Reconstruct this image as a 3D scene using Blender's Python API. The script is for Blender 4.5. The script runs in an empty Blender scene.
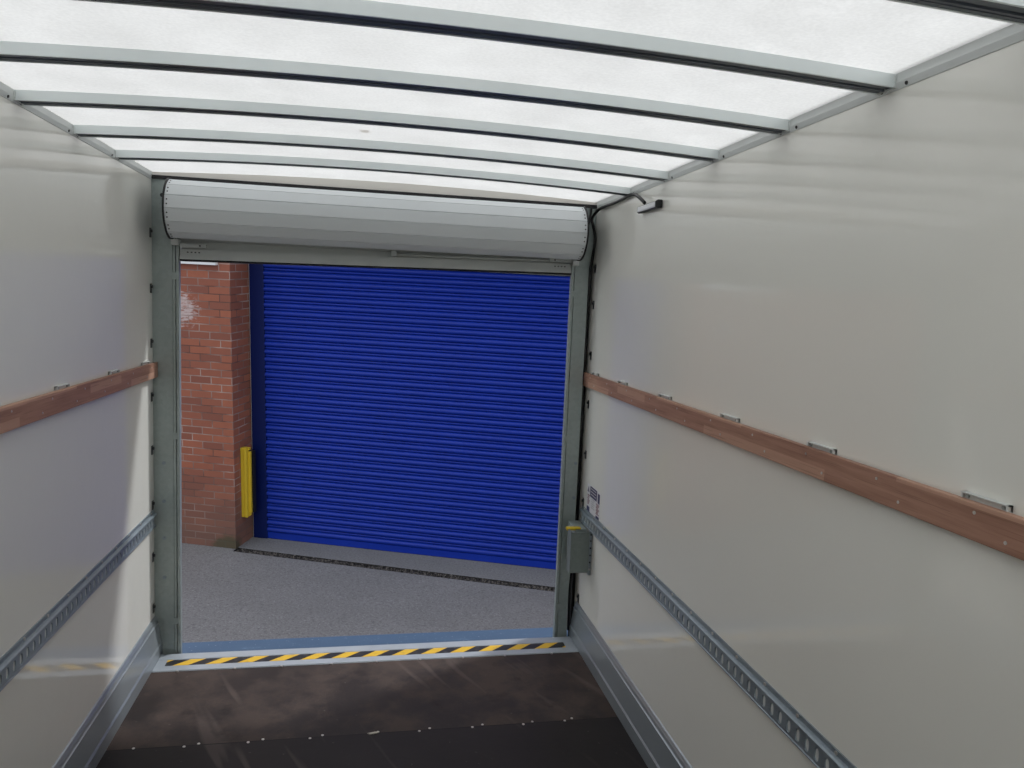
import bpy, bmesh, math, random
from mathutils import Matrix, Vector
random.seed(7)
S = bpy.context.scene
COL = S.collection
PI = math.pi

# ------------------------------------------------------------------ helpers
class MB:
    """collects shapes, links them as ONE mesh object"""
    def __init__(self):
        self.v = []; self.f = []; self.uv = {}
    def add(self, vs, fs):
        b = len(self.v); self.v += [tuple(p) for p in vs]
        for f in fs: self.f.append(tuple(i + b for i in f))
        return b
    def box(self, a, b, rot=None):
        x0, x1 = sorted((a[0], b[0])); y0, y1 = sorted((a[1], b[1])); z0, z1 = sorted((a[2], b[2]))
        vs = [(x, y, z) for x in (x0, x1) for y in (y0, y1) for z in (z0, z1)]
        if rot is not None:
            c = Vector(((x0+x1)/2, (y0+y1)/2, (z0+z1)/2))
            vs = [tuple(rot @ (Vector(p) - c) + c) for p in vs]
        self.add(vs, [(0,1,3,2),(4,6,7,5),(0,4,5,1),(2,3,7,6),(0,2,6,4),(1,5,7,3)])
        return self
    def prism(self, prof, axis, a, b, closed=True):
        """prof: 2-D outline; swept along axis from a to b. axis x: (y,z); y: (x,z); z: (x,y)"""
        def P(q, t):
            return {'x': (t, q[0], q[1]), 'y': (q[0], t, q[1]), 'z': (q[0], q[1], t)}[axis]
        n = len(prof)
        vs = [P(q, a) for q in prof] + [P(q, b) for q in prof]
        fs = [(i, (i+1) % n, n + (i+1) % n, n + i) for i in range(n if closed else n-1)]
        if closed: fs += [tuple(range(n))[::-1], tuple(range(n, 2*n))]
        self.add(vs, fs)
        return self
    def cyl(self, c, ax, r, h, n=12, r2=None):
        ax = Vector(ax).normalized(); u = ax.orthogonal().normalized(); w = ax.cross(u); c = Vector(c)
        r2 = r if r2 is None else r2
        vs = [c + (u*math.cos(2*PI*i/n) + w*math.sin(2*PI*i/n))*r for i in range(n)]
        vs += [c + ax*h + (u*math.cos(2*PI*i/n) + w*math.sin(2*PI*i/n))*r2 for i in range(n)]
        self.add(vs, [(i, (i+1) % n, n+(i+1) % n, n+i) for i in range(n)] + [tuple(range(n))[::-1], tuple(range(n, 2*n))])
        return self
    def tube(self, pts, r, n=10):
        pts = [Vector(p) for p in pts]
        # catmull-rom
        q = []
        for i in range(len(pts)-1):
            p0 = pts[max(i-1, 0)]; p1 = pts[i]; p2 = pts[i+1]; p3 = pts[min(i+2, len(pts)-1)]
            for k in range(8):
                t = k/8
                q.append(0.5*((2*p1) + (p2-p0)*t + (2*p0-5*p1+4*p2-p3)*t*t + (3*p1-p0-3*p2+p3)*t**3))
        q.append(pts[-1])
        vs = []; up = Vector((.31, .22, .92))
        for i, p in enumerate(q):
            d = (q[min(i+1, len(q)-1)] - q[max(i-1, 0)]).normalized()
            u = d.cross(up).normalized(); w = d.cross(u)
            vs += [p + (u*math.cos(2*PI*k/n) + w*math.sin(2*PI*k/n))*r for k in range(n)]
        fs = []
        for i in range(len(q)-1):
            for k in range(n):
                a = i*n+k; b = i*n+(k+1) % n
                fs.append((a, b, b+n, a+n))
        fs += [tuple(range(n))[::-1], tuple(range(len(vs)-n, len(vs)))]
        self.add(vs, fs)
        return self
    def build(self, name, m, parent=None, base=None, smooth=False, bevel=0, uvs=None):
        """vertices are given in scene (or EXT) coordinates; base = origin of the object in them"""
        if base is None: base = parent['_b'] if parent is not None and '_b' in parent else (0, 0, 0)
        me = bpy.data.meshes.new(name)
        me.from_pydata([(p[0]-base[0], p[1]-base[1], p[2]-base[2]) for p in self.v], [], self.f)
        bm = bmesh.new(); bm.from_mesh(me)
        bmesh.ops.recalc_face_normals(bm, faces=bm.faces)
        if bevel:
            ed = [e for e in bm.edges if len(e.link_faces) == 2 and e.calc_face_angle(0) > .5]
            bmesh.ops.bevel(bm, geom=ed, offset=bevel, segments=2, affect='EDGES', profile=.6)
        bm.to_mesh(me); bm.free()
        if smooth:
            me.shade_smooth()
            me.set_sharp_from_angle(angle=.6)
        me.materials.append(m)
        o = bpy.data.objects.new(name, me); COL.objects.link(o)
        if parent is not None: o.parent = parent
        else: o.location = base
        return o

def tag(o, label=None, cat=None, group=None, kind=None):
    if label: o['label'] = label
    if cat: o['category'] = cat
    if group: o['group'] = group
    if kind: o['kind'] = kind
    return o
_roots = []
def thing(name, base, label=None, cat=None, group=None, kind=None):
    o = bpy.data.objects.new(name, None); COL.objects.link(o)
    o.empty_display_size = .1
    o.location = base; o['_b'] = tuple(base); _roots.append(o)
    return tag(o, label, cat, group, kind)
def dup(o, parent, loc):
    c = o.copy(); COL.objects.link(c); c.parent = parent; c.location = loc
    return c

# ------------------------------------------------------------------ materials
def mat(name, col=(.5,.5,.5), rough=.5, metal=0., spec=.5):
    m = bpy.data.materials.new(name); m.use_nodes = True
    b = m.node_tree.nodes['Principled BSDF']
    b.inputs['Base Color'].default_value = (*col, 1); b.inputs['Roughness'].default_value = rough
    b.inputs['Metallic'].default_value = metal; b.inputs['Specular IOR Level'].default_value = spec
    return m
class NT:
    def __init__(s, m): s.m = m; s.t = m.node_tree; s.b = s.t.nodes.get('Principled BSDF')
    def n(s, typ, **kw):
        x = s.t.nodes.new(typ)
        for k, v in kw.items():
            if k in x.inputs: x.inputs[k].default_value = v
            else: setattr(x, k, v)
        return x
    def l(s, a, b): s.t.links.new(a, b)
    def coord(s, scale=(1,1,1), kind='Object', loc=(0,0,0)):
        c = s.n('ShaderNodeTexCoord'); mp = s.n('ShaderNodeMapping')
        mp.inputs['Scale'].default_value = scale; mp.inputs['Location'].default_value = loc
        s.l(c.outputs[kind], mp.inputs['Vector']); return mp.outputs[0]
    def noise(s, vec, scale, detail=3, rough=.5):
        x = s.n('ShaderNodeTexNoise', Scale=scale, Detail=detail, Roughness=rough); s.l(vec, x.inputs['Vector']); return x.outputs['Fac']
    def ramp(s, fac, stops):
        r = s.n('ShaderNodeValToRGB'); e = r.color_ramp.elements
        while len(e) < len(stops): e.new(.5)
        for k, (p, c) in enumerate(stops):
            e[k].position = p; e[k].color = (*c, 1) if len(c) == 3 else c
        s.l(fac, r.inputs['Fac']); return r.outputs['Color']
    def mix(s, fac, a, b, blend='MIX'):
        x = s.n('ShaderNodeMix', data_type='RGBA', blend_type=blend)
        for sock, v in ((x.inputs[0], fac), (x.inputs[6], a), (x.inputs[7], b)):
            if hasattr(v, 'links') or isinstance(v, bpy.types.NodeSocket): s.l(v, sock)
            elif isinstance(v, (int, float)): sock.default_value = v
            else: sock.default_value = (*v, 1)
        return x.outputs[2]
    def math(s, op, a, b=0., c=0.):
        x = s.n('ShaderNodeMath', operation=op)
        for k, v in enumerate((a, b, c)):
            if isinstance(v, bpy.types.NodeSocket): s.l(v, x.inputs[k])
            else: x.inputs[k].default_value = v
        return x.outputs[0]
    def bump(s, h, strength=.2, dist=.01):
        x = s.n('ShaderNodeBump', Strength=strength, Distance=dist); s.l(h, x.inputs['Height']); s.l(x.outputs[0], s.b.inputs['Normal'])
    def col(s, c): s.l(c, s.b.inputs['Base Color'])
    def rgh(s, c): s.l(c, s.b.inputs['Roughness'])

def m_wall():
    m = mat('gelcoat', (.6, .585, .535), .075, 0, .55); t = NT(m); v = t.coord()
    a = t.noise(v, 1.3, 3); t.col(t.mix(a, (.83, .825, .775), (.87, .865, .81)))
    n = t.noise(v, 9, 2); n2 = t.noise(v, 160, 2)
    t.bump(t.math('ADD', n, t.math('MULTIPLY', n2, .06)), .03, .02)
    return m
def m_roof():
    m = bpy.data.materials.new('translucent_roof'); m.use_nodes = True; t = NT(m); tr = t.t
    tr.nodes.remove(t.b); out = tr.nodes['Material Output']
    v = t.coord(); n = t.noise(v, 6, 6, .65); n2 = t.noise(v, 130, 2)
    c = t.mix(t.ramp(t.math('MULTIPLY', t.math('ADD', n, n2), .5), [(.35, (0, 0, 0)), (.65, (1, 1, 1))]), (.725, .722, .708), (.81, .807, .793))
    # a small brown mark left on the sheet
    pos = t.n('ShaderNodeTexCoord'); d = t.n('ShaderNodeVectorMath', operation='DISTANCE'); d.inputs[1].default_value = (-.093, -1.02, 0)
    fl = t.n('ShaderNodeVectorMath', operation='MULTIPLY'); fl.inputs[1].default_value = (1, 1.0, 0); t.l(pos.outputs['Object'], fl.inputs[0]); t.l(fl.outputs[0], d.inputs[0])
    k = t.ramp(t.math('ADD', d.outputs['Value'], t.math('MULTIPLY', t.math('SUBTRACT', t.noise(v, 60, 3), .5), .03)), [(.012, (1, 1, 1)), (.02, (0, 0, 0))])
    c = t.mix(t.math('MULTIPLY', k, .35), c, (.25, .2, .14))
    a = t.n('ShaderNodeBsdfTranslucent'); b = t.n('ShaderNodeBsdfDiffuse'); mx = t.n('ShaderNodeMixShader', Fac=.14)
    t.l(c, a.inputs[0]); t.l(c, b.inputs[0]); t.l(a.outputs[0], mx.inputs[1]); t.l(b.outputs[0], mx.inputs[2]); t.l(mx.outputs[0], out.inputs[0])
    return m
def m_metal(name, c0, c1, metal, r0, r1, scale=14, vor=False):
    m = mat(name, c0, r0, metal); t = NT(m); v = t.coord()
    if vor:
        x = t.n('ShaderNodeTexVoronoi', Scale=scale*4); t.l(v, x.inputs['Vector'])
        sp = t.n('ShaderNodeSeparateColor'); t.l(x.outputs['Color'], sp.inputs[0])
        a = t.math('ADD', t.math('MULTIPLY', sp.outputs[0], .35), t.math('MULTIPLY', t.noise(v, scale*.35, 4), .65))
    else: a = t.noise(v, scale, 4)
    t.col(t.mix(a, c0, c1)); t.rgh(t.math('ADD', r0, t.math('MULTIPLY', a, r1-r0)))
    return m
def m_floor():
    m = mat('phenolic_floor', (.03, .025, .023), .5, 0, .22); t = NT(m); v = t.coord()
    sp = t.n('ShaderNodeSeparateXYZ'); t.l(v, sp.inputs[0])
    n = t.noise(v, 3.2, 7, .62); n2 = t.noise(v, 40, 3)
    zone_ = t.math('GREATER_THAN', sp.outputs[1], -.772)
    base = t.mix(t.math('ADD', t.math('MULTIPLY', n, .6), t.math('MULTIPLY', zone_, .4)), (.005, .0038, .004), (.034, .026, .0245))
    # dusty board next to the door, cleaner board this side of the seam
    wob = t.math('MULTIPLY', t.math('SUBTRACT', t.noise(v, 3, 4), .5), .5)
    zone = t.math('GREATER_THAN', sp.outputs[1], -.772)
    edge = t.ramp(t.math('ADD', t.math('ADD', sp.outputs[1], .95), wob), [(.30, (.25, .25, .25)), (.42, (1, 1, 1))])
    dust = t.ramp(t.noise(v, 2.6, 8, .72), [(.44, (0, 0, 0)), (.56, (1, 1, 1))])
    dz = t.math('MULTIPLY', zone, t.math('ADD', t.math('MULTIPLY', edge, .12), t.math('MULTIPLY', t.math('MULTIPLY', dust, t.math('ADD', .5, n)), .75)))
    c = t.mix(t.math('MULTIPLY', dz, .9), base, (.078, .057, .049))
    # dragged scuffs running out of the door
    rot = t.n('ShaderNodeVectorRotate', rotation_type='Z_AXIS'); rot.inputs['Angle'].default_value = -.42; t.l(v, rot.inputs['Vector'])
    mp = t.n('ShaderNodeMapping'); mp.inputs['Scale'].default_value = (9, .9, 1); t.l(rot.outputs[0], mp.inputs['Vector'])
    st = t.ramp(t.noise(mp.outputs[0], 1.5, 2, .4), [(.62, (0, 0, 0)), (.70, (1, 1, 1))])
    c = t.mix(t.math('MULTIPLY', st, .34), c, (.13, .10, .088))
    dk = t.ramp(t.noise(v, 4.5, 5, .6), [(.60, (0, 0, 0)), (.70, (1, 1, 1))])
    c = t.mix(t.math('MULTIPLY', dk, .6), c, (.012, .0095, .009))
    fl = t.ramp(n2, [(.70, (0, 0, 0)), (.74, (1, 1, 1))])
    c = t.mix(t.math('MULTIPLY', fl, .2), c, (.2, .18, .16))
    seam = t.math('LESS_THAN', t.math('ABSOLUTE', t.math('ADD', sp.outputs[1], .772)), .0025)
    c = t.mix(seam, c, (.006, .006, .006))
    t.col(c); t.rgh(t.math('ADD', .48, t.math('MULTIPLY', dz, .25)))
    t.bump(n2, .1, .003)
    return m
def m_wood():
    m = mat('hardwood_rail', (.2, .1, .06), .5, 0, .35); t = NT(m); v = t.coord((1, .05, 1))
    n = t.noise(v, 60, 5, .6); n3 = t.noise(t.coord((1, .02, 1)), 300, 2)
    sp = t.n('ShaderNodeSeparateXYZ'); t.l(t.coord(), sp.inputs[0])
    blk = t.math('FLOOR', t.math('ADD', t.math('MULTIPLY', sp.outputs[1], 3.1), t.math('MULTIPLY', t.math('FLOOR', t.math('MULTIPLY', sp.outputs[2], 34)), .37)))
    row = t.math('FLOOR', t.math('MULTIPLY', sp.outputs[2], 34))
    w = t.n('ShaderNodeTexWhiteNoise', noise_dimensions='2D'); cb = t.n('ShaderNodeCombineXYZ'); t.l(blk, cb.inputs[0]); t.l(row, cb.inputs[1]); t.l(cb.outputs[0], w.inputs['Vector'])
    c = t.ramp(n, [(.3, (.29, .150, .102)), (.5, (.38, .205, .146)), (.7, (.46, .265, .19))])
    c = t.mix(t.math('MULTIPLY', t.math('GREATER_THAN', w.outputs['Value'], .76), .7), c, (.56, .34, .245))
    c = t.mix(t.math('MULTIPLY', t.ramp(n3, [(.6, (0, 0, 0)), (.68, (1, 1, 1))]), .35), c, (.14, .065, .042))
    t.col(c); t.bump(n, .15, .002)
    return m
def m_brick():
    m = mat('red_brick', (.2, .07, .05), .85, 0, .3); t = NT(m); v = t.coord(kind='UV')
    wv = t.n('ShaderNodeVectorMath', operation='ADD'); nz = t.n('ShaderNodeTexNoise', Scale=9., Detail=2.); t.l(v, nz.inputs['Vector'])
    sc = t.n('ShaderNodeVectorMath', operation='MULTIPLY'); sc.inputs[1].default_value = (.006, .006, 0); t.l(nz.outputs['Color'], sc.inputs[0]); t.l(v, wv.inputs[0]); t.l(sc.outputs[0], wv.inputs[1])
    b = t.n('ShaderNodeTexBrick', Scale=1.0); t.l(wv.outputs[0], b.inputs['Vector'])
    b.offset = .5; b.inputs['Brick Width'].default_value = .225; b.inputs['Row Height'].default_value = .075
    b.inputs['Mortar Size'].default_value = .0055; b.inputs['Mortar Smooth'].default_value = .25; b.inputs['Bias'].default_value = 0
    b.inputs['Color1'].default_value = (.40, .135, .078, 1); b.inputs['Color2'].default_value = (.24, .088, .062, 1); b.inputs['Mortar'].default_value = (.3, .22, .19, 1)
    sp = t.n('ShaderNodeSeparateXYZ'); t.l(v, sp.inputs[0])
    n = t.noise(v, 14, 5, .6); n2 = t.noise(v, 2.2, 4)
    mort = t.mix(t.ramp(n2, [(.4, (0, 0, 0)), (.62, (1, 1, 1))]), (.11, .065, .055), (.5, .40, .36))
    t.l(mort, b.inputs['Mortar'])
    c = t.mix(t.math('MULTIPLY', n, .5), b.outputs['Color'], (.21, .085, .062))
    # efflorescence patch high on the pier
    vx = t.math('DIVIDE', t.math('ADD', sp.outputs[0], .52), .27); vz = t.math('DIVIDE', t.math('SUBTRACT', sp.outputs[1], 2.46), .26)
    r2 = t.math('ADD', t.math('MULTIPLY', vx, vx), t.math('MULTIPLY', vz, vz))
    st = t.noise(t.coord((1.0, 3.4, 1), 'UV'), 11, 5, .7)
    eff = t.ramp(t.math('SUBTRACT', t.math('ADD', st, .28), t.math('MULTIPLY', r2, .38)), [(.62, (0, 0, 0)), (.76, (1, 1, 1))])
    eff = t.math('MULTIPLY', eff, t.math('ADD', .25, t.math('MULTIPLY', t.math('SUBTRACT', 1., b.outputs['Fac']), .6)))
    c = t.mix(eff, c, (.56, .47, .46))
    # algae at the foot, brick darker and duller towards the bottom
    gx = t.math('DIVIDE', t.math('ADD', sp.outputs[0], .08), .22); gz = t.math('DIVIDE', sp.outputs[1], .16)
    g2 = t.math('ADD', t.math('MULTIPLY', gx, gx), t.math('MULTIPLY', gz, gz))
    g = t.ramp(t.math('ADD', g2, t.math('MULTIPLY', t.math('SUBTRACT', n, .5), 1.6)), [(.35, (1, 1, 1)), (1.0, (0, 0, 0))])
    lowdk = t.ramp(t.math('ADD', sp.outputs[1], t.math('MULTIPLY', n2, .3)), [(.3, (1, 1, 1)), (1., (0, 0, 0))])
    c = t.mix(t.math('MULTIPLY', lowdk, .72), c, (.15, .095, .078))
    c = t.mix(t.math('MULTIPLY', g, .75), c, (.06, .07, .04))
    t.col(c); t.bump(t.math('ADD', t.math('MULTIPLY', b.outputs['Fac'], -1.), t.math('MULTIPLY', n, .3)), .5, .006)
    return m
def m_concrete(name, c0, c1):
    m = mat(name, c0, .8, 0, .35); t = NT(m); v = t.coord()
    n = t.noise(v, 1.4, 6, .6); f = t.noise(v, 48, 4, .75); f2 = t.noise(v, 75, 2)
    c = t.mix(n, c0, c1)
    c = t.mix(t.ramp(f, [(.36, (.7, .7, .7)), (.52, (0, 0, 0))]), c, tuple(x*.5 for x in c0))
    c = t.mix(t.math('MULTIPLY', t.ramp(f2, [(.60, (0, 0, 0)), (.68, (1, 1, 1))]), .45), c, tuple(min(1, x*1.7) for x in c1))
    spc = t.n('ShaderNodeSeparateXYZ'); t.l(v, spc.inputs[0])
    dirt = t.ramp(t.math('ADD', t.math('MULTIPLY', spc.outputs[1], 4.), t.math('MULTIPLY', t.math('SUBTRACT', t.noise(v, 9, 5, .65), .5), 2.2)), [(.0, (0, 0, 0)), (.25, (1, 1, 1))])
    if name == 'concrete_yard': c = t.mix(t.math('MULTIPLY', dirt, .7), c, (.055, .05, .042))
    big = t.ramp(t.noise(t.coord((.5, 1.4, 1)), 1.1, 5, .6), [(.35, (.8, .8, .8)), (.65, (0, 0, 0))])
    c = t.mix(t.math('MULTIPLY', big, .3), c, tuple(x*.7 for x in c0))
    t.col(c); t.bump(f, .25, .005)
    return m
def m_tape():
    m = mat('hazard_tape', (.6, .4, .02), .45); t = NT(m); sp = t.n('ShaderNodeSeparateXYZ'); t.l(t.coord(), sp.inputs[0])
    u = t.math('FRACT', t.math('DIVIDE', t.math('SUBTRACT', t.math('ADD', sp.outputs[0], 3.0), t.math('MULTIPLY', sp.outputs[1], 1.2)), .1375))
    n = t.noise(t.coord(), 30, 5, .7)
    k = t.math('GREATER_THAN', u, .52)
    c = t.mix(k, (.012, .013, .016), (.72, .44, .03))
    c = t.mix(t.math('MULTIPLY', t.ramp(n, [(.52, (0, 0, 0)), (.7, (1, 1, 1))]), .35), c, (.16, .14, .12))
    t.col(c); return m
def m_step():
    m = mat('blue_step', (.07, .14, .24), .5, .0); t = NT(m); v = t.coord()
    n = t.noise(t.coord((1, 2.5, 1)), 5, 5, .7); f = t.noise(v, 90, 2)
    c = t.mix(n, (.035, .075, .145), (.06, .11, .19))
    c = t.mix(t.ramp(n, [(.62, (0, 0, 0)), (.7, (.6, .6, .6))]), c, (.17, .26, .36))
    c = t.mix(t.math('MULTIPLY', t.ramp(f, [(.68, (0, 0, 0)), (.75, (1, 1, 1))]), .5), c, (.4, .46, .52))
    t.col(c); return m
def m_blue():
    m = mat('blue_paint', (.006, .022, .24), .42, 0, .35); t = NT(m); v = t.coord()
    n = t.noise(t.coord((.4, 1, 1)), 7, 5, .6)
    t.col(t.mix(n, (.002, .021, .27), (.004, .033, .37)))
    f = t.noise(v, 3, 3); t.rgh(t.math('ADD', .34, t.math('MULTIPLY', f, .16)))
    return m
M = dict(
    wall=m_wall(), roof=m_roof(), floor=m_floor(), wood=m_wood(), brick=m_brick(), tape=m_tape(), step=m_step(), blue=m_blue(), navyblue=mat('dark_blue_paint', (.001, .009, .085), .5, 0, .25),
    under=mat('channel_shade', (.075, .092, .115), .4, .1),  # dark colour stands in for shade inside the open bow channel
    alu=m_metal('aluminium', (.76, .83, .84), (.84, .89, .89), .15, .26, .36, 10),
    trim=m_metal('trim_aluminium', (.60, .63, .63), (.68, .71, .70), .0, .34, .45, 8),
    plate=m_metal('threshold_aluminium', (.36, .40, .44), (.46, .50, .55), .3, .32, .5, 9),
    kick=m_metal('kick_plate_metal', (.30, .34, .37), (.36, .40, .43), .45, .25, .34, 6),
    galv=m_metal('galvanised_steel', (.30, .35, .34), (.43, .485, .475), .35, .36, .52, 16, True),
    track=m_metal('galvanised_track', (.24, .29, .33), (.34, .395, .44), .5, .3, .42, 20, True),
    slat=m_metal('grey_slats', (.66, .695, .71), (.70, .73, .75), .0, .36, .44, 3),
    bar=m_metal('grey_bar', (.54, .565, .555), (.60, .625, .615), .1, .4, .5, 6),
    boxgalv=m_metal('box_steel', (.19, .225, .215), (.26, .30, .29), .4, .36, .5, 16, True),
    screw=mat('bright_screw', (.62, .6, .57), .35, .8), dark=mat('dark_bolt', (.035, .037, .04), .45, .4),
    rubber=mat('black_rubber', (.008, .008, .009), .55), cable=mat('black_cable', (.006, .006, .007), .42),
    yellow=m_metal('yellow_paint', (.62, .43, .02), (.72, .52, .035), 0, .45, .6, 12),
    white=mat('white_plastic', (.75, .77, .78), .4), lens=mat('frosted_lens', (.86, .88, .92), .3),
    navy=mat('navy_print', (.015, .02, .10), .4), paper=mat('sticker_white', (.66, .66, .68), .4), red=mat('maroon_print', (.22, .09, .11), .4), ink=mat('grey_print', (.12, .12, .18), .4),
    beige=mat('beige_filler', (.72, .69, .64), .5), void=mat('dark_recess', (.01, .011, .011), .7),
    conc=m_concrete('concrete_yard', (.17, .171, .178), (.24, .24, .25)), apron=m_concrete('concrete_apron', (.165, .168, .176), (.225, .228, .238)),
    stone=m_metal('gravel', (.045, .04, .036), (.22, .20, .185), 0, .7, .9, 45), iron=mat('drain_iron', (.03, .028, .027), .7, .3),
    ext=mat('van_outside', (.7, .7, .7), .4),
    pine=mat('pale_splinter', (.5, .46, .4), .7),
)
# ------------------------------------------------------------------ van shell
W = 1.0; Y0 = -4.1; YR = .10
def arch(x): return 2.166 + .026*(1 - x*x)
fl = MB().box((-W-.02, Y0, -.05), (W+.02, -.021, 0)).build('floor', M['floor']); tag(fl, kind='structure')
o = MB().box((-W-.03, Y0, -.048), (-W, YR, 2.19)).build('wall_left', M['wall']); tag(o, kind='structure'); wl = o
o = MB().box((W, Y0, -.048), (W+.03, YR, 2.19)).build('wall_right', M['wall']); tag(o, kind='structure'); wr = o
o = MB().box((-W, Y0-.03, -.02), (W, Y0, 2.2)).build('wall_front', M['wall']); tag(o, kind='structure')
N = 24
xs = [-W-.03 + (2*W+.06)*i/N for i in range(N+1)]
rf = MB().prism([(x, arch(x)) for x in xs] + [(x, arch(x)+.003) for x in xs[::-1]], 'y', Y0-.03, YR).build('ceiling', M['roof'], smooth=True); tag(rf, kind='structure')
# bolts along the rear edge of the walls
for wall, sx, zs in ((wl, -1, (1.905, 1.667, 1.429, 1.192, .954, .704, .464, .225)), (wr, 1, (1.85, 1.676, 1.43, 1.191, .94, .70, .45, .205))):
    for z in zs:
        m = MB().box((sx*W, -.034, z-.02), (sx*(W-.003), -.014, z+.02))
        m.cyl((sx*(W-.003), -.024, z+.008), (-sx, 0, 0), .007, .006, 8).build('bolt', M['dark'], wall, base=(0, 0, 0))
# ceiling edge trims (cant rails)
for k, sx in ((1, -1), (2, 1)):
    prof = [(sx*W, 2.133), (sx*(W-.002), 2.1335), (sx*(W-.0055), 2.147), (sx*(W-.0055), 2.149), (sx*(W-.0035), 2.150), (sx*(W-.0035), 2.1665), (sx*W, 2.166)]
    t = MB().prism(prof, 'y', Y0, -.002).build('trim_%d' % k, M['trim']); tag(t, kind='structure')
    for i in range(6):
        y = -.485 - .4042*i
        for dy in (-.035, .04):
            MB().cyl((sx*(W-.0025), y+dy, 2.140), (-sx*.9, 0, -.3), .0040, .003, 8).build('screw', M['dark'], t, base=(0, 0, 0))
# kick plates
for side, sx in (('left', -1), ('right', 1)):
    pr = [(0, 0), (.033, 0), (.032, .053), (.030, .055), (.030, .058), (.028, .060), (.017, .146), (.0178, .148), (.0178, .152), (.013, .155), (.010, .168), (.0085, .170), (.005, .1785), (0, .181)]
    b = MB().prism([(sx*(W-d), z) for d, z in pr], 'y', Y0, -.003).build('baseboard_'+side, M['kick']); tag(b, kind='structure')
# header over the door, filler strip at the roof's rear edge
h = MB().prism([(-W, 1.87), (W, 1.87), (W, arch(1)-.001)] + [(x, arch(x)-.001) for x in xs[1:-1][::-1]] + [(-W, arch(1)-.001)], 'y', .06, YR).build('trim_3', M['galv']); tag(h, kind='structure')
h = MB().prism([(-.9995, 2.148), (.9995, 2.148), (.9995, arch(1)-.001)] + [(x, arch(x)-.001) for x in xs[1:-1][::-1]] + [(-.9995, arch(1)-.001)], 'y', .0, .055).build('trim_4', M['beige']); tag(h, kind='structure')

# ------------------------------------------------------------------ roof bows
words = ['first', 'second', 'third', 'fourth', 'fifth', 'sixth']
for i in range(6):
    y = -.485 - .4042*i
    lab = ['roof bow nearest the roller drum, short of the rear filler strip', 'second aluminium roof bow counting from the roller drum', 'third aluminium roof bow counting from the roller drum',
           'fourth aluminium roof bow counting from the roller drum', 'fifth roof bow from the drum, the long one across the top of the view', 'sixth roof bow, only its end showing in the top right corner'][i]
    r = thing('roof_bow', (0, y, 2.15), lab, 'roof bow', 'aluminium bows under the translucent roof')
    HH = .0265
    def sweep(prof, x0=-.9985, x1=.9985, n=28):
        """prof (dy, dz below the roof) swept over the arch"""
        m = MB(); k = len(prof); vs = []; fs = []
        for j in range(n+1):
            x = x0 + (x1-x0)*j/n
            vs += [(x, y+p[0], arch(x)-.0005+p[1]) for p in prof]
        for j in range(n):
            for q in range(k): fs.append((j*k+q, j*k+(q+1) % k, (j+1)*k+(q+1) % k, (j+1)*k+q))
        fs += [tuple(range(k))[::-1], tuple(range(n*k, (n+1)*k))]
        m.add(vs, fs); return m
    sweep([(0, 0), (0, -HH), (.005, -HH), (.005, -.004), (.052, -.004), (.052, -HH), (.057, -HH), (.057, -.002), (.07, -.002), (.07, 0)]).build('bar', M['alu'], r, smooth=False)
    sweep([(.005, -.004), (.005, -HH+.001), (.022, -HH+.001), (.023, -HH+.004), (.028, -HH+.004), (.029, -HH-.0005), (.035, -HH-.0005), (.036, -HH+.004), (.041, -HH+.004), (.042, -HH+.001), (.052, -HH+.001), (.052, -.004)]).build('shade_strip', M['under'], r, smooth=False)  # dark fill painted as the shaded hollow of the bow
    for sx in (-1, 1):
        MB().prism([(y-.004, arch(1)-.004), (y-.004, arch(1)-HH-.002), (y+.05, arch(1)-HH-.002), (y+.05, arch(1)-.004)], 'x', sx*.9925, sx*.9990).build('end_bracket', M['trim'], r)

# ------------------------------------------------------------------ wooden rub rails
brk = {1: [(-.17, -.08), (-.57, -.469), (-1.04, -.935), (-1.543, -1.435), (-2.009, -1.903), (-2.496, -2.393), (-2.975, -2.87)],
       -1: [(-.18, -.08), (-.584, -.483), (-1.068, -.972), (-1.54, -1.43), (-2.01, -1.90), (-2.5, -2.39)]}
for sx, side in ((-1, 'left'), (1, 'right')):
    ye = -.002 if sx < 0 else .014
    r = thing('wooden_rail', (sx*.99, -2, 1.277), 'reddish hardwood rub rail on the %s wall, above the steel lashing track' % side, 'rail', 'hardwood rails along the van walls')
    MB().box((sx*.978, Y0, 1.278), (sx*.9955, ye, 1.344)).build('board', M['wood'], r, bevel=.0025)
    for (a, b) in brk[sx]:
        m = MB().box((sx*.9955, a, 1.30), (sx*.9995, b, 1.355))
        m.box((sx*.988, a, 1.3535), (sx*.9995, b, 1.3555))
        m.box((sx*.9895, a, 1.3445), (sx*.9995, a+.004, 1.3555)); m.box((sx*.9895, b-.004, 1.3445), (sx*.9995, b, 1.3555))
        p = m.build('rail_bracket', M['trim'], r)
        for yy in (a+.012, b-.012):
            MB().cyl((sx*.9955, yy, 1.349), (-sx, 0, 0), .0036, .004, 8).build('screw', M['galv'], p, base=r['_b'])
    y = -.10; k = 0
    while y > -2.9:
        z = 1.328 if k % 2 == 0 else 1.296
        MB().cyl((sx*.9785, y, z), (-sx, 0, 0), .0034, .0014, 10).build('screw', M['screw'], r)
        y -= .07 if k % 2 == 0 else .19
        k += 1

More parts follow.
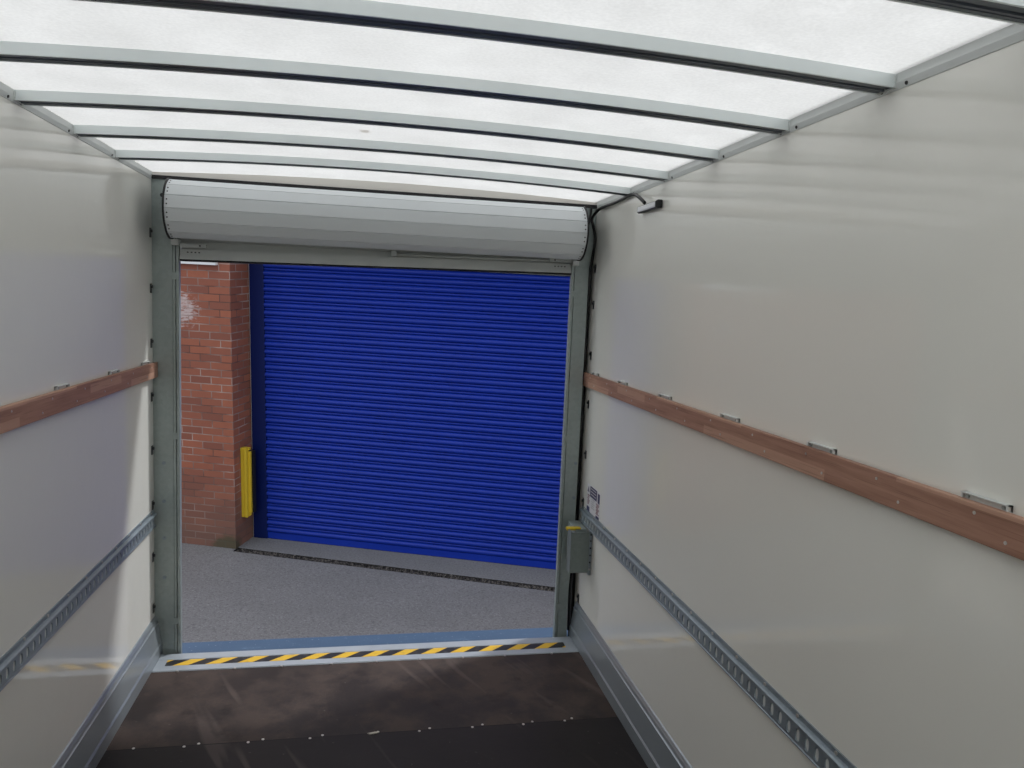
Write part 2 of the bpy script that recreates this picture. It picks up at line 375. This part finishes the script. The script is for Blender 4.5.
# ------------------------------------------------------------------ slotted lashing tracks
for sx, side in ((-1, 'left'), (1, 'right')):
    r = thing('lashing_track', (sx*W, -2, .603), 'galvanised slotted lashing track low on the %s wall, under the wooden rail' % side, 'track', 'slotted tracks along the van walls')
    m = MB(); m2 = MB(); ya, yb = -3.98, -.012
    P = lambda d, z: (sx*(W-d), z)
    m.prism([P(0, .681), P(.004, .681), P(.004, .668), P(.011, .666), P(.016, .662), P(.016, .657), P(.012, .655), P(.012, .654), P(0, .654)], 'y', ya, yb)
    m.prism([P(0, .612), P(.012, .612), P(.012, .611), P(.014, .609), P(.014, .606), P(.006, .603), P(0, .603)], 'y', ya, yb)
    pit = .0405; n = int((yb-ya)/pit); zc = .633
    for j in range(n):
        c = yb - .03 - pit*(j+.5); y0, y1 = c-pit/2, c+pit/2; z0, z1 = .612, .654
        K = 16; out = []; inn = []; deep = []
        for q in range(K):
            a = 2*PI*q/K; ca, sa = math.cos(a), math.sin(a)
            s = max(abs(ca)/(pit/2), abs(sa)/(.021))
            out.append((sx*(W-.012), c+ca/s, zc+sa/s))
            e = .0095*math.copysign(abs(ca)**.8, ca); f = .0165*math.copysign(abs(sa)**.8, sa)
            inn.append((sx*(W-.012), c+e, zc+f)); deep.append((sx*(W-.0085), c+e*.8+.001, zc+f*.85-.001))
        fs = [(q, (q+1) % K, K+(q+1) % K, K+q) for q in range(K)] + [(K+q, K+(q+1) % K, 2*K+(q+1) % K, 2*K+q) for q in range(K)]
        m.add(out+inn+deep, fs); m2.add(deep, [tuple(range(K))])
    nf = len(m.f); m.add(m2.v, m2.f)
    ch = m.build('channel', M['track'], r); ch.data.materials.append(M['trim'])  # slot floors take the lighter trim colour to look lit inside
    for q in ch.data.polygons:
        if q.index >= nf: q.material_index = 1
    y = -.06
    while y > -2.9:
        MB().cyl((sx*(W-.004), y, .674), (-sx, 0, 0), .005, .003, 8).build('screw', M['screw'], r); y -= .1575

# ------------------------------------------------------------------ rear frame pillars
def pillar(sx):
    side = 'left' if sx < 0 else 'right'
    r = thing('door_pillar', (sx*.95, .02, .004), 'galvanised steel pillar at the %s side of the open roller door' % side, 'pillar', 'galvanised pillars beside the door opening')
    xo = .9995 if sx < 0 else .966
    fr = MB()
    if sx < 0:
        fr.prism([(-xo, .0), (-.916, .0), (-.913, .004), (-.913, .085), (-xo, .085)], 'z', -.048, 2.145)
    else:
        # sheet face with the lower corner cut back to show the dark slot beside the wall
        zz = [-.048, .10, .25, .42, .60, 1.85, 1.95, 2.145]; xe = [.958, .951, .953, .962, .969, .974, .992, .999]
        vs = []; fs = []
        for z, x in zip(zz, xe): vs += [(.913, .0, z), (x, .0, z), (x, .085, z), (.913, .085, z)]
        for j in range(len(zz)-1):
            for q in range(4): fs.append((4*j+q, 4*j+(q+1) % 4, 4*j+4+(q+1) % 4, 4*j+4+q))
        fs += [(3, 2, 1, 0), tuple(range(len(vs)-4, len(vs)))]
        fr.add(vs, fs)
    fr.build('sheet_face', M['galv'], r)
    g = MB()
    a, b = sx*.913, sx*.888
    g.prism([(a, -.006), (sx*.904, -.006), (sx*.9025, .002), (sx*.9005, .002), (sx*.899, -.006), (b, -.006), (b, .024), (a, .024)], 'z', -.048, 1.862)
    gd = g.build('guide_channel', M['galv'], r)
    for z in (1.71, 1.0, .14):
        MB().box((sx*.917, -.009, z), (sx*.890, -.0062, z+.03)).build('splice_plate', M['galv'], gd, base=r['_b'])
    MB().box((sx*.916, -.03, 1.858), (sx*.884, .02, 1.884)).build('guide_cap', M['bar'], r, bevel=.002)
    for z in (.891, .716, .545, .36, 2.07):
        m = MB().cyl((sx*.957, -.0005, z), (0, -1, 0), .0085, .002, 12); m.cyl((sx*.957, -.0025, z), (0, -1, 0), .0045, .003, 8)
        m.build('bolt', M['track' if z < 1.9 else 'dark'], r)
    if sx > 0:
        MB().box((.984, .045, -.045), (.9995, .085, 1.90)).build('rubber_seal', M['rubber'], r)
pillar(-1); pillar(1)

# ------------------------------------------------------------------ van roller door (rolled up)
rd = thing('roller_door', (0, -.05, 1.79), 'pale grey slatted roller door rolled up in a drum above the opening', 'door')
YC, ZC, RR = -.125, 2.001, .122
prof = []
for k in range(14):
    a0 = math.radians(-4 + 360/14*k); a1 = a0 + 2*PI/14
    for j, (t, dr) in enumerate(((.012, -.0045), (.035, -.0005), (.2, .0), (.5, .0), (.8, .0), (.965, -.0005), (.988, -.0045))):
        a = a0 + (a1-a0)*t
        # flat facet
        am = (a0+a1)/2; rr = RR*math.cos(PI/14)/math.cos(a-am)*1.004 + dr
        prof.append((YC - rr*math.cos(a), ZC + rr*math.sin(a)))
drum = MB().prism(prof, 'x', -.889, .886).build('slat_drum', M['slat'], rd)
for sx, x0 in ((-1, -.896), (1, .8865)):
    MB().cyl((x0, YC, ZC), (1, 0, 0), .1255, .0065, 40).build('end_seal', M['rubber'], rd)
rv = None
for k in range(-3, 3):
    for t in (.3, .65):
        am = math.radians(-4 + 360/14*(k+.5)); a = math.radians(-4 + 360/14*(k+t)); rr = RR*math.cos(PI/14)/math.cos(a-am)*1.004 - .001
        for x in (-.880, .877):
            p = (x, YC - rr*math.cos(a), ZC + rr*math.sin(a))
            if rv is None:
                rv = MB().cyl((0, .001, 0), (0, -1, 0), .0032, .003, 8).build('rivet', M['dark'], drum, base=(0, 0, 0)); o = rv
            else: o = dup(rv, drum, (0, 0, 0))
            o.location = (p[0], p[1]+.05, p[2]-1.79); o.rotation_euler = (-am, 0, 0)
TILT = .0137
def tz(x, z): return z + TILT*x
m = MB()
for (x0, x1) in ((-.8865, .8865),):
    pts = [(-.07, 1.897), (-.02, 1.893), (.016, 1.889), (.028, 1.880), (.028, 1.81)]
    back = [(p[0]+.008, p[1]+.006) for p in pts]; back[-1] = (.038, 1.81); back[-2] = (.038, 1.884)
    m.prism(pts + back[::-1], 'x', x0, x1)
m.build('curtain_tail', M['bar'], rd)
def tbar(y0, y1, z0, z1, x0=-.8865, x1=.8865):
    m = MB(); vs = [(x, y, tz(x, z)) for x in (x0, x1) for y in (y0, y1) for z in (z0, z1)]
    m.add(vs, [(0,1,3,2),(4,6,7,5),(0,4,5,1),(2,3,7,6),(0,2,6,4),(1,5,7,3)]); return m
bb = tbar(.006, .045, 1.812, 1.856)
vs_ = tbar(-.003, .006, 1.812, 1.825); bb.add(vs_.v, vs_.f)
bb.build('bottom_bar', M['bar'], rd)
tbar(.004, .05, 1.804, 1.812).build('rubber_seal', M['rubber'], rd)
hd = MB().tube([(.045, .004, 1.868), (.3, .004, 1.871), (.6, .004, 1.875), (.79, .004, 1.878)], .0045, 8).build('lock_rod', M['bar'], rd, smooth=True)
MB().box((.028, -.004, 1.860), (.05, .02, 1.886)).build('rod_bracket', M['bar'], hd, base=rd['_b'], bevel=.002)
for sx in (-1, 1):
    z = 1.866 + .0137*sx*.8
    p = MB().box((sx*.882, -.012, z-.004), (sx*.775, .004, z+.013)).build('latch_plate', M['bar'], rd, bevel=.001)
    MB().cyl((sx*.80, -.012, z+.005), (0, -1, 0), .004, .003, 8).build('bolt', M['dark'], p, base=rd['_b'])
    q = MB()
    for k in range(4): q.box((sx*(.858-.016*k), .0045, z-.026), (sx*(.858-.016*k)-sx*.007, .0058, z-.021))
    q.build('slot_marks', M['dark'], rd)
sl = MB().box((-.996, -.012, 2.137), (.996, .012, 2.152)).build('seal_strip', M['rubber']); tag(sl, 'black rubber seal strip lying above the rolled up door drum', 'seal')

# ------------------------------------------------------------------ threshold, tape, step
tp = thing('threshold_plate', (0, -.09, 0), 'silver aluminium threshold plate across the foot of the door', 'threshold')
MB().prism([(-.186, .0), (-.183, .004), (-.142, .0045), (-.141, .003), (-.078, .003), (-.077, .0045), (-.034, .0055), (-.024, .005), (-.024, 0)], 'x', -.966, .966).build('plate', M['plate'], tp)
for x in (-.86, -.62, -.42, -.2, .0, .2, .4, .6, .83):
    MB().cyl((x, -.1895, .0), (0, 0, 1), .006, .004, 8).build('screw', M['screw'], tp)
ht = MB().box((-.925, -.137, .0031), (.915, -.082, .0036)).build('hazard_tape', M['tape']); tag(ht, 'yellow and black striped hazard tape stuck along the threshold plate', 'tape')
stp = MB().box((-1.02, -.019, -.17), (1.02, .213, -.049)).build('rear_step', M['step'], bevel=.006); tag(stp, 'worn blue-grey metal step across the back of the van below the threshold', 'step')

# floor screws along the board seam
scr = None
for (x, y) in [(-.875,-.768),(-.70,-.778),(-.652,-.765),(-.476,-.777),(-.425,-.764),(-.253,-.778),(-.208,-.763),(.0,-.765),(.158,-.778),(.199,-.763),(.366,-.775),(.408,-.762),(.57,-.778),(.61,-.764),(.742,-.772),(.775,-.758)]:
    if scr is None: scr = MB().cyl((0, 0, 0), (0, 0, 1), .0052, .0018, 10).build('screw', M['screw'], fl, base=(0, 0, 0)); o = scr
    else: o = dup(scr, fl, (0, 0, 0))
    o.location = (x, y, 0)
sp_ = MB().prism([(-.040, -.772), (-.012, -.765), (.004, -.766), (-.002, -.773), (-.03, -.779)], 'z', .0, .003).build('splinter', M['pine']); tag(sp_, 'small pale splinter lying on the floor board seam', 'debris')

# ------------------------------------------------------------------ right-hand side fittings
bx = thing('cover_box', (.95, -.1, .392), 'galvanised cover box in the right corner beside the door pillar, below the lashing track', 'box')
bp_ = MB()
bp_.box((.898, -.205, .405), (.985, -.199, .600)); bp_.box((.894, -.205, .402), (.899, -.150, .603)); bp_.box((.899, -.199, .402), (.985, -.150, .406))
bp_.build('cover', M['boxgalv'], bx)
MB().box((.985, -.207, .392), (.9975, -.19, .604)).build('flange', M['track'], bx)
for z in (.42, .455, .49, .525, .56, .59):
    MB().cyl((.9905, -.2072, z), (0, -1, 0), .0045, .003, 8).build('bolt', M['dark' if z > .43 else 'screw'], bx)
MB().box((.888, -.150, .594), (.958, -.118, .606)).build('yellow_cap', M['yellow'], bx, bevel=.003)
MB().box((.93, -.150, .406), (.985, -.0015, .60)).build('back_plate', M['galv'], bx)

st = thing('safety_sticker', (.9998, -.185, .742), 'white warning sticker with navy blocks beside the right pillar, above the lashing track', 'sticker')
def sq(u0, v0, u1, v1, name, m, lift=.0004):
    w_, h_ = .205, .137; ya, zt = -.082, .813
    return MB().box((.9997-lift, ya-w_*u0, zt-h_*v0), (.9992-lift, ya-w_*u1, zt-h_*v1)).build(name, M[m], st)
sq(0, 0, 1, 1, 'backing', 'paper', 0)
sq(.24, .03, .76, .40, 'header_block', 'navy'); sq(.84, .08, .98, .42, 'side_block', 'navy')
for k in range(3): sq(.30, .09+.10*k, .70, .115+.10*k, 'text_bar', 'paper', .0009)
tri = MB(); y_, z_ = -.082-.205*.10, .806-.132*.14
tri.prism([(y_-.016, z_-.014), (y_+.016, z_-.014), (y_, z_+.014)], 'x', .9993, .9988); tri.build('warning_triangle', M['ink'], st)
for k in range(6): sq(.04+.02*(k % 2), .38+.062*k, .22-.03*(k % 3), .418+.062*k, 'text_bar', 'red')
for k in range(7): sq(.73+.03*(k % 2), .46+.055*k, .97-.04*(k % 3), .495+.055*k, 'text_bar', 'red')
for k in range(5): sq(.36, .45+.075*k, .62-.06*(k % 2), .462+.075*k, 'text_bar', 'ink')
sq(.02, .80, .24, .99, 'corner_block', 'navy'); sq(.74, .87, .98, .995, 'corner_block', 'navy')

lp = thing('strip_lamp', (.96, -.79, 2.05), 'slim white strip lamp on the right wall just below the roof trim', 'lamp')
MB().prism([(.9985, 2.044), (.981, 2.042), (.975, 2.047), (.975, 2.066), (.981, 2.070), (.9985, 2.070)], 'y', -.838, -.632).build('housing', M['dark'], lp, bevel=.002)
MB().prism([(.977, 2.045), (.9725, 2.048), (.9725, 2.064), (.977, 2.067)], 'y', -.826, -.642).build('lens', M['lens'], lp, bevel=.0015)
MB().prism([(.9985, 2.042), (.980, 2.040), (.972, 2.046), (.972, 2.067), (.980, 2.072), (.9985, 2.072)], 'y', -.841, -.836).build('end_cap', M['dark'], lp, bevel=.003)
cb = MB().tube([(.980, -.70, 2.076), (.976, -.665, 2.096), (.978, -.60, 2.120), (.985, -.52, 2.132), (.9875, -.40, 2.128), (.9875, -.28, 2.126), (.9875, -.16, 2.127), (.985, -.07, 2.122),
                (.968, -.03, 2.085), (.976, -.03, 2.05), (.988, -.03, 2.00), (.986, -.028, 1.94), (.979, -.02, 1.87), (.980, -.012, 1.82), (.982, .002, 1.72), (.983, .022, 1.6), (.984, .022, 1.35), (.983, .022, .95), (.981, .022, .62), (.974, .022, .45), (.966, .022, .25), (.968, .022, .02)], .007, 10)
cb = cb.build('black_cable', M['cable'], smooth=True); tag(cb, 'black cable from the strip lamp down the gap beside the right pillar', 'cable')
cb2 = MB().tube([(.969, -.008, 2.134), (.964, -.008, 2.085), (.950, -.008, 2.03), (.938, -.008, 1.97), (.925, -.008, 1.915)], .006, 8).build('black_cable', M['cable'], smooth=True)
tag(cb2, 'short black cable curving beside the right end of the rolled door drum', 'cable')

# ------------------------------------------------------------------ OUTSIDE: own upright frame (the van stands on a slope)
def Rm(rx, ry, rz): return Matrix.Rotation(rz, 3, 'Z') @ Matrix.Rotation(rx, 3, 'X') @ Matrix.Rotation(ry, 3, 'Y')
EXT = Matrix.Translation((-1.36592, 4.42200, -.96657)) @ Rm(.07, .013024, -.352522).to_4x4()
EXTOBJ = []
def ext(o): EXTOBJ.append(o); return o
PY = .37        # plane of the blue shutter
# brick building
bm_ = MB(); uvq = []
def face(pts, uvs): bm_.add(pts, [tuple(range(len(pts)))]); uvq.append(uvs)
HT = 4.3; XL, XR = -6.0, 3.95; XE = 9.0; HO = 3.25
def wallq(p0, p1, z0, z1, u0, u1): face([(*p0, z0), (*p1, z0), (*p1, z1), (*p0, z1)], [(u0, z0), (u1, z0), (u1, z1), (u0, z1)])
wallq((XL, 0), (0, 0), -.1, HT, XL, 0); wallq((0, 0), (0, .6), -.1, HO, 0, .6); wallq((XR, .6), (XR, 0), -.1, HO, XR-.6, XR); wallq((XR, 0), (XE, 0), -.1, HT, XR, XE)
wallq((0, 0), (XR, 0), HO, HT, 0, XR)
face([(0, 0, HO), (XR, 0, HO), (XR, .6, HO), (0, .6, HO)], [(0, 0), (XR, 0), (XR, .6), (0, .6)])
wallq((XL, .6), (XL, 0), -.1, HT, 0, .6); wallq((XE, 0), (XE, .6), -.1, HT, 0, .6); wallq((XE, .6), (XR, .6), -.1, HT, 0, 5); wallq((0, .6), (XL, .6), -.1, HT, 0, 6); wallq((XR, .6), (0, .6), HO, HT, 0, 4)
face([(XL, 0, HT), (XE, 0, HT), (XE, .6, HT), (XL, .6, HT)], [(0, 0), (15, 0), (15, .6), (0, .6)])
me = bpy.data.meshes.new('brick_wall'); me.from_pydata(bm_.v, [], bm_.f); ul = me.uv_layers.new(name='UVMap')
k = 0
for uvs in uvq:
    for c in uvs: ul.data[k].uv = c; k += 1
me.materials.append(M['brick']); bw = bpy.data.objects.new('brick_wall', me); COL.objects.link(bw); ext(bw); tag(bw, kind='structure')
# yard: sloping slab up towards the van, level apron under the shutter, drain between
HY = lambda x: -.012 - .027*x
DW = .05
g = MB(); xs_ = [-9, 0, 4.6, 12]; SL = .048
def gp(x, y): return (x, y, (HY(max(0, x))-DW-y)*SL)
vs = []
for x in xs_: vs += [gp(x, HY(max(0, x))-DW), gp(x, -14)]
g.add(vs, [(0, 1, 3, 2), (2, 3, 5, 4), (4, 5, 7, 6)])
g.add([(-9, HY(0)-DW, 0), (0, HY(0)-DW, 0), (0, .03, 0), (-9, .03, 0)], [(0, 1, 2, 3)])
gy = g.build('ground', M['conc']); ext(gy); tag(gy, kind='structure')
a = MB().add
m = MB(); m.box((-.02, .0, -.15), (12, 1.2, 0)); 
vs = [(0, HY(0)+DW, 0), (4.6, HY(4.6)+DW, 0), (4.6, 0.0, 0), (0, .04, 0)]
m = MB(); m.add([(0, HY(0)+DW, .0), (4.6, HY(4.6)+DW, .0), (12, HY(12)+DW, 0), (12, 1.3, 0), (0, 1.3, 0)], [(0, 1, 2, 3, 4)])
ap = m.build('apron', M['apron']); ext(ap); tag(ap, kind='structure')
dr = thing('drain_channel', (2.3, HY(2.3), -.05), 'dark gritty drain channel running across the yard before the blue shutter', 'drain'); ext(dr)
m = MB(); q = []
for x in (0, 12): q += [(x, HY(x)-DW, 0), (x, HY(x)-DW, -.05), (x, HY(x)+DW, -.05), (x, HY(x)+DW, 0)]
m.add(q, [(0, 1, 5, 4), (1, 2, 6, 5), (2, 3, 7, 6), (0, 3, 2, 1), (4, 5, 6, 7)]); m.build('channel', M['iron'], dr)
m = MB(); x = .02
while x < 4.6:
    m.box((x, HY(x)-DW+.012, -.016), (x+.012, HY(x)+DW-.012, -.006)); x += .034
m.build('grating', M['iron'], dr)
m = MB()
for k in range(1500):
    x = random.uniform(.02, 4.5); y = HY(x)+random.gauss(0, .028); y = max(HY(x)-DW+.006, min(HY(x)+DW-.006, y)); s = random.uniform(.004, .012)
    c = Vector((x, y, random.uniform(-.018, -.004)))
    R_ = Matrix.Rotation(random.uniform(0, 6), 3, Vector((random.random(), random.random(), random.random()+.1)).normalized())
    vs = [c + R_ @ (Vector(p)*s*random.uniform(.7, 1.2)) for p in ((1,0,0),(-1,0,0),(0,1,0),(0,-1,0),(0,0,.8),(0,0,-.8))]
    m.add(vs, [(0,2,4),(2,1,4),(1,3,4),(3,0,4),(2,0,5),(1,2,5),(3,1,5),(0,3,5)])
o = m.build('grit', M['stone'], dr); o['kind'] = 'stuff'

# blue roller shutter
bs = thing('roller_shutter', (2.0, PY, 0), 'big blue corrugated roller shutter closed in the brick building outside', 'shutter'); ext(bs)
pit = .0805; z = .075; prof = []
while z < HO+.1:
    # a broad curved lath and the small rolled hinge above it
    for t in range(9):
        a_ = PI*t/8; prof.append((PY - .028*math.sin(a_), z + .052*(1-math.cos(a_))/2))
    prof.append((PY+.012, z+.0525))
    for t in range(1, 7):
        a_ = PI*t/7; prof.append((PY + .001 - .014*math.sin(a_), z + .054 + .0245*(1-math.cos(a_))/2))
    prof.append((PY+.012, z+.0795))
    z += pit
prof += [(PY+.02, z), (PY+.02, .075)]
MB().prism(prof, 'x', .168, XR-.168).build('curtain', M['blue'], bs, smooth=False)
MB().prism([(PY-.016, .004), (PY-.016, .072), (PY+.004, .078), (PY+.014, .078), (PY+.014, .004)], 'x', .172, XR-.172).build('bottom_bar', M['blue'], bs)
MB().box((.172, PY-.014, -.004), (XR-.172, PY+.012, .004)).build('floor_seal', M['rubber'], bs)
for x0, x1 in ((.014, .172), (XR-.172, XR-.014)):
    MB().box((x0, PY-.028, .0), (x1, PY+.045, HO)).build('guide_rail', M['navyblue'], bs, bevel=.004)
for x0, x1 in ((.001, .014), (XR-.014, XR-.001)):
    MB().box((x0, PY-.01, .0), (x1, PY+.045, HO)).build('edge_seal', M['beige'], bs)
# yellow guard on the reveal
yg = thing('yellow_guard', (.0, .2, .30), 'yellow steel guard bolted to the brick reveal left of the blue shutter', 'guard'); ext(yg)
MB().prism([(.002, .125), (.030, .125), (.032, .132), (.038, .132), (.040, .125), (.066, .125), (.066, .165), (.002, .165)], 'z', .305, 1.05).build('channel', M['yellow'], yg)
for z0, z1 in ((.31, .340), (1.02, 1.045)):
    MB().box((.002, .165, z0), (.075, .20, z1)).build('end_bracket', M['yellow'], yg)
MB().box((.050, .165, .345), (.088, .19, 1.005)).build('outer_strip', M['yellow'], yg)
MB().box((.002, .205, .335), (.098, .255, 1.0)).build('gap_shade', M['rubber'], yg)  # black block standing in for the shadow gap behind the strip
# white board on the wall above
wb = thing('white_board', (-.7, -.02, 2.905), 'white board on the brick wall, cut off under the van door bar', 'board'); ext(wb)
MB().box((-1.35, -.045, 2.905), (-.122, -.001, 3.35)).build('panel', M['white'], wb, bevel=.004)

for o in EXTOBJ:
    o.matrix_world = EXT @ Matrix.Translation(o.location)
for o in _roots:
    if '_b' in o: del o['_b']

# ------------------------------------------------------------------ light
w = bpy.data.worlds.new('overcast'); S.world = w; w.use_nodes = True; nt = w.node_tree
bg = nt.nodes['Background']; tc = nt.nodes.new('ShaderNodeTexCoord'); sx_ = nt.nodes.new('ShaderNodeSeparateXYZ'); rp = nt.nodes.new('ShaderNodeValToRGB')
nt.links.new(tc.outputs['Generated'], sx_.inputs[0]); nt.links.new(sx_.outputs[2], rp.inputs[0]); nt.links.new(rp.outputs[0], bg.inputs[0])
e = rp.color_ramp.elements; e[0].position = 0; e[0].color = (.60, .64, .70, 1); e[1].position = 1; e[1].color = (1.0, 1.02, 1.06, 1)
x = e.new(.45); x.color = (.82, .85, .90, 1)
bg.inputs[1].default_value = 1.40
sn = bpy.data.lights.new('hazy_sun', 'SUN'); so = bpy.data.objects.new('hazy_sun', sn); COL.objects.link(so)
sn.energy = 2.1; sn.angle = math.radians(5); sn.color = (.97, .985, 1)
d = Vector((-.62, -.385, -.92)); so.rotation_euler = d.to_track_quat('-Z', 'Y').to_euler(); so.location = (3, 4, 8)

# ------------------------------------------------------------------ camera
cam = bpy.data.cameras.new('camera'); co = bpy.data.objects.new('camera', cam); COL.objects.link(co); S.camera = co
cam.sensor_width = 36; cam.lens = 752.92/1024*36; cam.clip_start = .02
Rc = Rm(-.1029, -.0412, -.1916)
Mc = Matrix((Rc.col[0], Rc.col[2], -Rc.col[1])).transposed()
co.matrix_world = Matrix.Translation((-.0706, -3.5515, 1.654)) @ Mc.to_4x4()

S.view_settings.view_transform = 'Standard'; S.view_settings.look = 'None'; S.view_settings.exposure = 0; S.view_settings.gamma = 1; S.view_settings.use_curve_mapping = False
S.cycles.use_denoising = True; S.cycles.max_bounces = 16; S.cycles.diffuse_bounces = 8; S.cycles.glossy_bounces = 6; S.cycles.transmission_bounces = 8; S.cycles.caustics_reflective = False
